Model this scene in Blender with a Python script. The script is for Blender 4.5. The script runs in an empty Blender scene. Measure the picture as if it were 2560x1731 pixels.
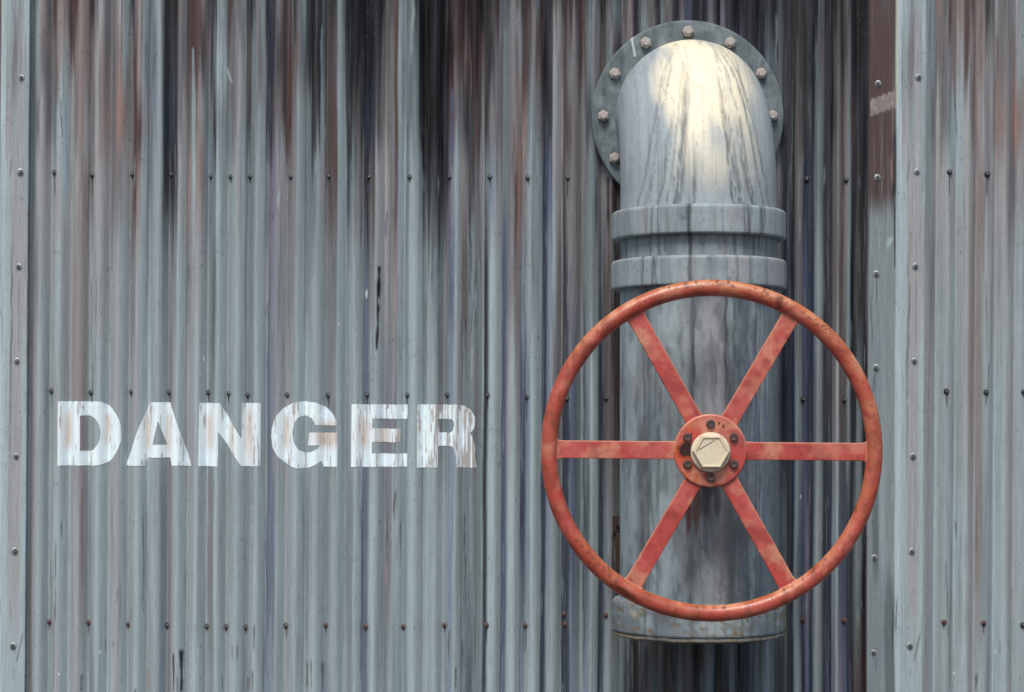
import bpy, bmesh, math, random
import numpy as np
from mathutils import Vector

scene = bpy.context.scene
COL = scene.collection
PI = math.pi
S = 0.00155            # metres per wall unit
DC = 4850.0            # camera distance from the wall, wall units
HZ = 1050.0            # height row of the eye level
def P(x, y, d=0.0):    # wall coordinates -> world: x right, y down, d out from the wall
    return ((x-1280.0)*S, -d*S, 1.6+(HZ-y)*S)

# ------------------------------------------------------------------ camera, world, light
cam_d = bpy.data.cameras.new('camera'); cam = bpy.data.objects.new('camera', cam_d); COL.objects.link(cam)
cam.location = P(1280, HZ, DC); cam.rotation_euler = (PI/2, 0, 0)
cam_d.sensor_width = 36; cam_d.lens = DC/2560*36; cam_d.shift_y = (HZ-865.5)/2560.0
cam_d.clip_start = 0.05; cam_d.clip_end = 500
scene.camera = cam
SUN_EL, SUN_AZ = math.radians(56), math.radians(14)   # azimuth: left of the viewer, behind the camera
w = bpy.data.worlds.new('World'); scene.world = w; w.use_nodes = True
nt = w.node_tree; nt.nodes.clear()
sky = nt.nodes.new('ShaderNodeTexSky'); sky.sky_type = 'NISHITA'; sky.sun_disc = False
sky.sun_elevation = SUN_EL; sky.sun_rotation = PI+SUN_AZ; sky.dust_density = 3.0; sky.air_density = 1.0
bg = nt.nodes.new('ShaderNodeBackground'); bg.inputs[1].default_value = 0.11
wo = nt.nodes.new('ShaderNodeOutputWorld')
nt.links.new(sky.outputs[0], bg.inputs[0]); nt.links.new(bg.outputs[0], wo.inputs[0])
sd = bpy.data.lights.new('sun', 'SUN'); sd.energy = 2.5; sd.angle = math.radians(24); sd.color = (1.0, 0.95, 0.88)
so = bpy.data.objects.new('sun', sd); COL.objects.link(so)
dv = Vector((-math.sin(SUN_AZ)*math.cos(SUN_EL), -math.cos(SUN_AZ)*math.cos(SUN_EL), math.sin(SUN_EL)))
so.rotation_euler = dv.to_track_quat('Z', 'Y').to_euler(); so.location = (-2, -6, 8)
vs = scene.view_settings
vs.view_transform = 'Standard'; vs.look = 'None'; vs.gamma = 1; vs.use_curve_mapping = False
vs.exposure = 0.36

# ------------------------------------------------------------------ helpers: paint by numbers
rng = np.random.RandomState(7)
def lin(c):
    c = np.asarray(c, float)/255.0
    return np.where(c <= 0.04045, c/12.92, ((c+0.055)/1.055)**2.4)
KALB = 0.95
PAL = {k: lin(v)*KALB for k, v in {
 'c': (168,185,190), 'a': (153,169,174), 'g': (139,151,155), 'G': (108,119,124), 'd': (66,75,81), 'D': (50,51,55),
 'k': (22,22,25), 'p': (149,151,154), 'P': (113,111,114), 'w': (80,75,75), 'r': (134,123,121), 'R': (79,63,62),
 'm': (40,24,24), 'b': (115,129,143), 'B': (78,86,110), 'n': (43,49,66), 'v': (112,110,125), 'o': (146,116,109),
 'z': (92,44,40), 't': (196,172,150), 'W': (232,242,244), 'y': (178,166,120)}.items()}
def vnoise(X, Y, sx, sy, seed):
    r = np.random.RandomState(seed).rand(64, 64)
    u = X/sx+seed*3.7; v = Y/sy+seed*1.3
    iu = np.floor(u).astype(int); iv = np.floor(v).astype(int); fu = u-iu; fv = v-iv
    fu = fu*fu*(3-2*fu); fv = fv*fv*(3-2*fv)
    a = r[iv % 64, iu % 64]; b = r[iv % 64, (iu+1) % 64]; c = r[(iv+1) % 64, iu % 64]; d = r[(iv+1) % 64, (iu+1) % 64]
    return (a*(1-fu)+b*fu)*(1-fv)+(c*(1-fu)+d*fu)*fv
def fbm(X, Y, sx, sy, seed, n=3):
    t = 0; A = 1; W = 0
    for i in range(n):
        t = t+A*vnoise(X, Y, sx/2**i, sy/2**i, seed+11*i); W += A; A *= 0.55
    return t/W
def sstep(a, b, x):
    t = np.clip((x-a)/(b-a), 0, 1); return t*t*(3-2*t)
class Canvas:
    """surface colours of a sheet laid out on a grid: X across, Y down (wall units)"""
    def __init__(s, xs, ys, base='g'):
        s.xs = np.asarray(xs, float); s.ys = np.asarray(ys, float)
        s.X, s.Y = np.meshgrid(s.xs, s.ys); s.C = np.zeros(s.X.shape+(3,)); s.C[:] = PAL[base]
    def mix(s, m, col):
        col = PAL[col] if isinstance(col, str) else col
        s.C += (col-s.C)*np.clip(m, 0, 1)[..., None]
    def mul(s, m): s.C *= m[..., None]
    def stroke(s, x, y0, y1, wd, col, al=1.0, wob=2.0, lean=0.0, head=0.15, tail=0.5, rag=0.0, seed=None):
        seed = rng.randint(1, 9999) if seed is None else seed
        mx = abs(lean)*(y1-y0)+wob+wd*1.6+3
        i0, i1 = np.searchsorted(s.xs, [x-mx, x+mx]); j0, j1 = np.searchsorted(s.ys, [y0, y1])
        if i1 <= i0 or j1 <= j0: return
        X = s.X[j0:j1, i0:i1]; Y = s.Y[j0:j1, i0:i1]
        t = (Y-y0)/(y1-y0)
        cx = x+lean*(Y-y0)+wob*(vnoise(Y, X*0, 45, 10, seed)-0.5)*2
        ww = wd*(0.45+0.9*vnoise(Y, X*0, 30, 9, seed+5))*np.clip(1.15-0.6*t, 0.2, 1)
        m = np.exp(-((X-cx)/(ww*0.6+0.5))**4)
        env = np.clip(t/max(head, 1e-3), 0, 1)*np.clip((1-t)/max(tail, 1e-3), 0, 1)
        m = m*env*al
        if rag: m = m*sstep(rag-0.15, rag+0.15, fbm(X, Y, 5, 38, seed+9, 2))
        c = PAL[col] if isinstance(col, str) else col
        C = s.C[j0:j1, i0:i1]; C += (c-C)*np.clip(m, 0, 1)[..., None]
    def streaks(s, n, wr, lr, cols, al, x0=None, x1=None, y0=None, y1=None):
        x0 = s.xs[0] if x0 is None else x0; x1 = s.xs[-1] if x1 is None else x1
        y0 = s.ys[0] if y0 is None else y0; y1 = s.ys[-1] if y1 is None else y1
        for _ in range(n):
            L = rng.uniform(*lr); y = rng.uniform(y0-L*0.5, y1)
            s.stroke(rng.uniform(x0, x1), y, y+L, rng.uniform(*wr), cols[rng.randint(len(cols))], rng.uniform(*al), rng.uniform(0.5, 3), head=0.3)
    def grain(s, amt, sx=3, sy=40, seed=3):
        s.mul(1+amt*(fbm(s.X, s.Y, sx, sy, seed, 3)-0.5)*2)

# ------------------------------------------------------------------ helpers: meshes, materials, objects
def mat(name, attr=False, color=(0.3, 0.3, 0.3), rough=0.55, metal=0.0, spec=0.4, bump=0.3, bscale=(60, 60, 60), bdist=0.002, cnoise=0.12, rvar=0.15, coat=0.0, nscale=40.0):
    m = bpy.data.materials.new(name); m.use_nodes = True; t = m.node_tree; N = t.nodes; L = t.links
    b = N['Principled BSDF']; b.inputs['Metallic'].default_value = metal
    b.inputs['Specular IOR Level'].default_value = spec; b.inputs['Coat Weight'].default_value = coat; b.inputs['Coat Roughness'].default_value = 0.25
    tc = N.new('ShaderNodeTexCoord'); mp = N.new('ShaderNodeMapping'); mp.inputs['Scale'].default_value = bscale
    L.new(tc.outputs['Object'], mp.inputs[0])
    n1 = N.new('ShaderNodeTexNoise'); n1.inputs['Scale'].default_value = 1.0; n1.inputs['Detail'].default_value = 6; n1.inputs['Roughness'].default_value = 0.65
    L.new(mp.outputs[0], n1.inputs['Vector'])
    n2 = N.new('ShaderNodeTexNoise'); n2.inputs['Scale'].default_value = nscale; n2.inputs['Detail'].default_value = 5
    L.new(tc.outputs['Object'], n2.inputs['Vector'])
    # colour: paint times a little mottling
    mr = N.new('ShaderNodeMapRange'); mr.inputs['From Min'].default_value = 0.3; mr.inputs['From Max'].default_value = 0.7
    mr.inputs['To Min'].default_value = 1-cnoise; mr.inputs['To Max'].default_value = 1+cnoise
    L.new(n1.outputs['Fac'], mr.inputs['Value'])
    vm = N.new('ShaderNodeVectorMath'); vm.operation = 'SCALE'
    if attr:
        a = N.new('ShaderNodeAttribute'); a.attribute_name = 'paint'; L.new(a.outputs['Color'], vm.inputs[0])
    else:
        vm.inputs[0].default_value = color
    L.new(mr.outputs[0], vm.inputs['Scale']); L.new(vm.outputs[0], b.inputs['Base Color'])
    rr = N.new('ShaderNodeMapRange'); rr.inputs['From Min'].default_value = 0.3; rr.inputs['From Max'].default_value = 0.7
    rr.inputs['To Min'].default_value = max(0.05, rough-rvar); rr.inputs['To Max'].default_value = min(1, rough+rvar)
    L.new(n2.outputs['Fac'], rr.inputs['Value']); L.new(rr.outputs[0], b.inputs['Roughness'])
    bp = N.new('ShaderNodeBump'); bp.inputs['Strength'].default_value = bump; bp.inputs['Distance'].default_value = bdist
    ad = N.new('ShaderNodeMath'); ad.operation = 'ADD'; L.new(n1.outputs['Fac'], ad.inputs[0]); L.new(n2.outputs['Fac'], ad.inputs[1])
    L.new(ad.outputs[0], bp.inputs['Height']); L.new(bp.outputs[0], b.inputs['Normal'])
    return m
M_WALL = mat('weathered_sheet_paint', True, rough=0.55, spec=0.2, bump=0.35, bscale=(220, 60, 9), bdist=0.0012, cnoise=0.10, nscale=55)
M_LETTER = mat('worn_white_paint', True, rough=0.6, spec=0.3, bump=0.3, bscale=(260, 80, 20), bdist=0.001, cnoise=0.06)
M_PIPE = mat('weathered_pipe_paint', True, rough=0.52, spec=0.3, bump=0.55, bscale=(60, 60, 40), bdist=0.0014, cnoise=0.06, coat=0.0, nscale=70)
M_RED = mat('worn_red_paint', True, rough=0.42, spec=0.45, bump=0.35, bscale=(90, 90, 90), bdist=0.0012, cnoise=0.08, coat=0.1, nscale=120)
M_BOLT = mat('dull_zinc', color=tuple(lin((172,163,158))), rough=0.45, metal=0.35, bump=0.3, bscale=(300, 300, 300), cnoise=0.2)
M_RUSTBOLT = mat('dark_rusty_steel', color=tuple(lin((82,64,62))), rough=0.65, metal=0.2, bump=0.6, bscale=(260, 260, 260), cnoise=0.35)
M_SCREW = mat('screw_steel', color=tuple(lin((96,98,100))), rough=0.4, metal=0.6, bump=0.2, bscale=(400, 400, 400), cnoise=0.2)
M_BRIGHT = mat('washer_zinc', color=tuple(lin((140,148,148))), rough=0.45, metal=0.3, bump=0.2, bscale=(400, 400, 400), cnoise=0.2)
M_RUBBER = mat('dark_washer', color=(0.022, 0.022, 0.024), rough=0.8, bump=0.2)
M_RUSTY = mat('rusty_bracket_steel', color=tuple(lin((52,38,31))), rough=0.8, bump=0.8, bscale=(90, 90, 90), bdist=0.003, cnoise=0.5)
M_CREAM = mat('cream_nut_paint', True, rough=0.42, spec=0.45, bump=0.25, bscale=(120, 120, 120), bdist=0.001, cnoise=0.06)
M_GROUND = mat('concrete_ground', color=(0.075, 0.075, 0.078), rough=0.85, bump=0.4, bscale=(6, 6, 6), bdist=0.01, cnoise=0.25, nscale=90)

def mkobj(name, verts, faces, material, parent=None, cols=None, smooth=True, angle=None):
    me = bpy.data.meshes.new(name)
    V = np.asarray(verts, float)
    if isinstance(faces, np.ndarray):
        me.vertices.add(len(V)); me.vertices.foreach_set('co', V.ravel())
        nf = len(faces); me.loops.add(nf*4); me.loops.foreach_set('vertex_index', faces.ravel().astype(np.int32))
        me.polygons.add(nf); me.polygons.foreach_set('loop_start', np.arange(0, nf*4, 4, dtype=np.int32))
        me.update(calc_edges=True); me.validate()
    else:
        me.from_pydata([tuple(v) for v in V], [], faces)
    if cols is not None:
        ca = me.color_attributes.new('paint', 'FLOAT_COLOR', 'POINT')
        c4 = np.ones((len(V), 4)); c4[:, :3] = np.clip(np.asarray(cols).reshape(-1, 3), 0.004, 0.85)
        ca.data.foreach_set('color', c4.ravel())
    for mm in (material if isinstance(material, (list, tuple)) else [material]): me.materials.append(mm)
    if smooth: me.polygons.foreach_set('use_smooth', [True]*len(me.polygons))
    if angle: me.set_sharp_from_angle(angle=math.radians(angle))
    o = bpy.data.objects.new(name, me); COL.objects.link(o)
    if parent is not None: o.parent = parent
    return o
def gridfaces(ny, nx, wrap=False):
    i = np.arange(ny-1)[:, None]; n = nx if wrap else nx-1; j = np.arange(n)[None, :]
    j2 = (j+1) % nx
    a = i*nx+j; b = i*nx+j2; c = (i+1)*nx+j2; d = (i+1)*nx+j
    return np.stack([a, d, c, b], -1).reshape(-1, 4)
def empty(name, loc, label, cat):
    o = bpy.data.objects.new(name, None); COL.objects.link(o); o.location = loc; o.empty_display_size = 0.1
    o['label'] = label; o['category'] = cat; return o
def rebase(o, root):      # child geometry is in world coordinates: keep it there under a moved parent
    o.location = -Vector(root.location)
def revolve(prof, nseg, axis='z'):
    """prof: list of (r, h); returns verts (rings stacked) and faces; about local z, phi=0 faces -y"""
    ph = np.linspace(0, 2*PI, nseg, endpoint=False)-PI
    V = [];
    for r, h in prof: V.append(np.stack([r*np.sin(ph), -r*np.cos(ph), np.full(nseg, h)], -1))
    return np.concatenate(V), gridfaces(len(prof), nseg, True), ph

# ------------------------------------------------------------------ GROUND
g = mkobj('ground', [(-60, -80, 0), (60, -80, 0), (60, 60, 0), (-60, 60, 0)], [(0, 1, 2, 3)], M_GROUND, smooth=False)
g['kind'] = 'structure'

# ------------------------------------------------------------------ THE WALL: stripes of old paint, soot and rust
YK = [0, 150, 300, 450, 700, 1000, 1350, 1731]
STR = """5 cccaaccc;18 agpaaaaa;35 gPgppppa;50 gppppppa;66 aaggpaaa;80 GGGGPPPP;92 ggPpPppg;105 rPpppaaa;118 PPPpgggg
130 RPGgpggg;145 rrapapap;160 rpaapgaa;175 RRppppaa;188 RrPprrpp;200 rrrrrrpp;212 rrprrrra;225 DPPPggGg;238 PppppggG
250 prrppaaa;265 PPrppaaa;280 PPPPgppa;297 proPpppp;310 ggrpaaaa;325 DPPPPggg;335 PRRRPppg;345 rrRrppaa;358 ggpaaaaa
370 GGGGgcgg;385 gGbgggag;398 gggggggg;412 DDnDGgGb;425 DDnDPPPP;440 kDDDGpgp;447 PPPpaaaa;458 PPppaaaa;470 RRPrPpgg
482 RRgapppa;492 RRrrpaaa;503 rRprpgga;515 wPGbgaag;525 DDGGGPPg;535 DGDGDGPG;545 gagaaaaa;557 gcggaaga;570 RPGggggg
585 wPPgggga;598 Ppppaaaa;607 gggaaaaa;617 DwDGGGGG;630 DGGGGGgg;645 PPgggaaa;655 ggaaaaaa;665 DDDGgggG;675 nnnvvBBb
685 DDwvvvBb;697 PwPpPpag;708 wwwpppaa;720 wRRPPppp;733 DwPPPggg;745 GPgggaaa;755 gGggaaaa;765 DDGGGaGg;775 kkDDGGGG
785 kkDGggga;797 DkDggaaa;805 GGgpgaaa;815 wwwwPGGb;825 DwRwwGGg;836 DwRRwPgg;848 ggaaacaa;858 Ggaaaaaa;868 kDDdbbbg
880 kkDGggGG;892 kkwPgaaa;903 kDDPgaaa;912 DknDBBBB;922 DDnnBbbg;932 nknwPgaa;943 DDwpgaag;955 DPPppgga;965 PPPppvvG
977 wPPPPvPg;988 RRRRrPgb;997 gaaaacca;1008 gggaaaaa;1018 GGGGGbbb;1028 GGGgaaaa;1040 DGGgaaaa;1050 kkDGaaaa;1060 kkkDGGgg
1070 kkkDgaaa;1080 kDkDGggg;1092 kkkDGgaa;1103 kkkDGPaa;1113 kkDDPGgg;1120 mmmvBbbb;1130 RmRvBbbb;1140 RRPaaaaa;1150 RRPpppga
1160 mRDPwGGG;1170 mmDwPGGG;1180 mmDDGGGd;1190 mmRPGPGG;1198 mRwpggga;1205 wPppgaaa;1213 DwPGgaag;1220 DDDGDDDn;1228 wDPbaaaa
1240 RPPpaaaa;1250 GPPpaaag;1260 GGGGBBBB;1268 BGGvGGgb;1278 GPPPPpaa;1288 rPrRPaaa;1296 pprorpaa;1306 RRrPbBnb;1314 wRPGGBnB
1322 wwGggbbg;1330 PPGGGaaa;1340 GwPggaac;1350 RRPgaaaa;1358 DkDnnnnn;1368 nDDnnBBB;1376 DDDBbbbg;1384 rpgpaPga;1394 ppppPPga
1404 wPppPPGg;1412 RwwwDDnn;1422 RPwPPnnn;1432 RPPPPBBb;1442 RRPPPGGg;1452 RRwPDGBP;1461 DDDDDdnG;1472 GGdGGGdb;1482 GPGGGagg
1492 GPPPgaaa;1502 DwPPdnnn;1512 PPPPkddn;1522 PGPPRwGg;1532 GwPGmRPG;1542 GDPPmRGg;1555 PwPGRRGG;1570 rPPGGGgD;1585 DDGGGGDD
1600 GGGGGGGw;1612 gGGGGGGD;1625 PPGGGGdw;1640 DDGGGGDG;1655 GGGGGGww;1670 PwGGGGDm;1685 nDGGGGDw;1700 PvGGGGwG;1715 BnGGGGDw
1730 DDGGGGkw;1745 wDGGGGDD;1760 nDGGGGDw;1775 vPGGGGwG;1790 DnGGGGDD;1805 vvGGGGnw;1820 DnGGGGGD;1835 kDGGGGwG;1850 DBGGGGDD
1865 nDDGGGGn;1880 DDnGGGGd;1895 kDnDGGdG;1908 DnnGGGnG;1918 DdbnGGbb;1930 DGGwGGdG;1942 GGgPGvbd;1952 DwGGvnGd;1962 DDDDnnGd
1972 DDDDnDDD;1982 wDDDDnnn;1992 wPPPPggg;2000 wwwPPgGg;2010 DDDnBBBn;2020 DDDnnnvB;2028 DkDDnnDn;2036 DGGbgGgg;2046 GPGGgggg
2055 kDDDGddG;2065 kDDDDDDn;2075 kDkDDDnn;2085 wPwPPPgv;2095 wPPPPpgg;2103 DDwwwwBv;2112 PwPPPwdB;2120 wPGGGGnn;2128 DDRDkDDD
2137 DDDDwDGw;2147 GwwPPggg;2155 DDDDDGGw;2163 kDkkDkkm;2172 RRRRgggg;2190 RRRRggGg;2205 wRRRggag;2220 RRRRgggG;2231 RRRmgggG"""  # near-black column beside the flat strip: shadow of its edge painted in
cols = [[float(a.split()[0]), a.split()[1]] for a in STR.replace('\n', ';').split(';')]
for c in cols:            # dark columns move onto the nearest rib valley
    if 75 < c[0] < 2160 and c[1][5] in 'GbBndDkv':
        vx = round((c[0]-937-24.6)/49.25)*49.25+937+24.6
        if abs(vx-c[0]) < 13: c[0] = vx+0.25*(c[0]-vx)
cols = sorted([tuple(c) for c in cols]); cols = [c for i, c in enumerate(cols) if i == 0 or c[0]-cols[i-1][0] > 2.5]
PER = 2237.0
CX = np.array([c[0] for c in cols]); CT = np.array([[PAL[k] for k in c[1]] for c in cols])
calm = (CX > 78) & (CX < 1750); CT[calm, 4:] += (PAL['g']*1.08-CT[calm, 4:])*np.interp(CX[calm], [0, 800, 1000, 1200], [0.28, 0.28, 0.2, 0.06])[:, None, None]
CT[(CX > 2168) & (CX < 2236), 4:] *= 0.76      # the flat strip keeps a darker teal coat
CX = np.concatenate([[CX[-1]-PER], CX, [CX[0]+PER]]); CT = np.concatenate([CT[-1:], CT, CT[:1]])
YKA = np.array(YK, float)
SOOT = [(915,56,230,.75),(1075,40,430,.85),(1160,60,180,.5),(800,30,260,.5),(1500,330,60,.55),(2040,130,420,.55),(1850,130,150,.6),(2150,30,300,.6),(1220,30,90,.4)]
def wallpaint(cv, flatstrip=False):
    X, Y = cv.X, cv.Y
    xw = X+2.6*(fbm(X, Y, 60, 260, 21, 2)-0.5)*2
    xm = np.mod(xw, PER)
    q = 0.22 if flatstrip else 1.0
    yj = Y+q*150*(vnoise(X, Y, 5.0, 900, 31)-0.5)+q*90*(vnoise(X, Y, 2.4, 400, 32)-0.5)
    i = np.clip(np.searchsorted(CX, xm, side='right')-1, 0, len(CX)-2)
    f = (xm-CX[i])/(CX[i+1]-CX[i]); f = sstep(0.22, 0.78, f)
    k = np.clip(np.searchsorted(YKA, yj, side='right')-1, 0, len(YK)-2)
    h = np.clip((yj-YKA[k])/(YKA[k+1]-YKA[k]), 0, 1); h = h*h*(3-2*h)
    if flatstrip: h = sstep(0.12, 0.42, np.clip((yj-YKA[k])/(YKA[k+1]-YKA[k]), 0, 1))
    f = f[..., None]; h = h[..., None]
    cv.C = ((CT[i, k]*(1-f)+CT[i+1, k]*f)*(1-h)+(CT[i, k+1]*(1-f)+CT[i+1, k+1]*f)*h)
    x0, x1 = cv.xs[0], cv.xs[-1]
    n = int((x1-x0)/PER*2600)
    # dry vertical brushwork: pale, grey, brown and blue streaks, sparser dark ones from the top
    cv.streaks(n, (0.8, 3.6), (60, 520), 'aagGpPbGd', (0.06, 0.24))
    cv.streaks(n//5, (1.0, 4), (120, 420), 'wDdRwk', (0.12, 0.45), y0=-250, y1=140)
    cv.streaks(n//2, (0.5, 1.3), (80, 600), 'wDdGk', (0.08, 0.32)); cv.streaks(n//3, (0.5, 1.2), (80, 500), 'ccaa', (0.08, 0.3), y0=420)
    cv.streaks(n//8, (0.7, 2.2), (20, 120), 'ccag', (0.2, 0.45), y0=300)
    if not flatstrip:      # broad soot under the eaves of the sheet
        for cx, hw, yl, al in SOOT:
            xx = X-cx; m = np.exp(-(xx/hw)**4)*(1-sstep(0.25, 1.0, (yj-0)/yl+0.5*(fbm(X, Y, 14, 160, 97, 2)-0.5)))*al
            cv.mix(m*0.8, lin((18,19,22)))
    cv.grain(0.11, 3.0, 70, 5); cv.grain(0.07, 2.4, 5, 6)
    # specks of lost paint
    sp = sstep(0.86, 0.92, vnoise(X, Y, 3.2, 4.5, 77)*(0.75+0.3*vnoise(X, Y, 60, 90, 78)))
    cv.mix(sp*0.5, 'd')

def leanof(x):
    return np.interp(x, [-900, 60, 500, 1200, 2160, 2236, 2300, 3300], [0.0075, 0.0075, 0.006, 0.0045, 0.003, 0.0035, 0.0065, 0.0065])
PITCH = 49.25; PH = 934.0+3
def corr(x):
    c = np.cos(2*PI*(x-PH)/PITCH)
    return 10.0*(2*((1.0001+c)/2)**0.60-1)
def xgrid(a, b):
    v = [a]
    while v[-1] < b: v.append(v[-1]+(2.0 if -20 < v[-1] < 2585 else 6.0))
    return np.array(v)
YG = np.concatenate([np.arange(-420, -10, 20), np.arange(-10, 1745, 5.0), np.arange(1750, 2083, 18), [2080]])

SCREW_A = [(137,432,55),(231,437,50),(331,436,8),(429,436,60),(528,441,16),(577,442,12),(626,441,14),(728,442,4),(823,441,10),(923,443,50),(1025,443,8),(1124,443,30),
 (1225,443,25),(1320,445,14),(1420,445,50),(2016,449,6),(2114,451,6),
 (129,977,38),(228,981,30),(328,980,10),(423,981,30),(521,981,40),(572,984,18),(620,987,16),(719,987,5),(821,988,25),(919,987,30),(1019,988,22),(1119,987,18),(1220,988,30),
 (1318,993,60),(1418,996,5),(1516,995,6),(2008,998,8),(2110,1000,10),
 (123,1556,14),(221,1557,24),(320,1562,4),(417,1564,6),(517,1567,4),(565,1568,12),(614,1569,14),(715,1565,26),(815,1564,16),(915,1567,5),(1008,1568,5),(1112,1564,14),
 (1217,1563,40),(1314,1564,60),(1413,1561,50),(1411,1536,0),(1515,1538,0),(2007,1549,0),(2109,1551,0)]
SCREW_R = [(2372,432,55),(2466,437,50),(2364,979,38),(2463,981,30),(2557,980,10),(2358,1555,14),(2457,1557,24),(2555,1562,4)]
SCREW_SL = [(57,197),(55,432),(50,668),(46,903),(44,1141),(41,1377),(36,1614)]
SCREW_SR = [(2294,196),(2290,431),(2286,667),(2283,903),(2280,1141),(2277,1378),(2272,1614)]
SCREW_F = [(2193,211),(2192,445),(2189,686),(2188,920),(2186,1157),(2184,1394),(2182,1631)]
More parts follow.
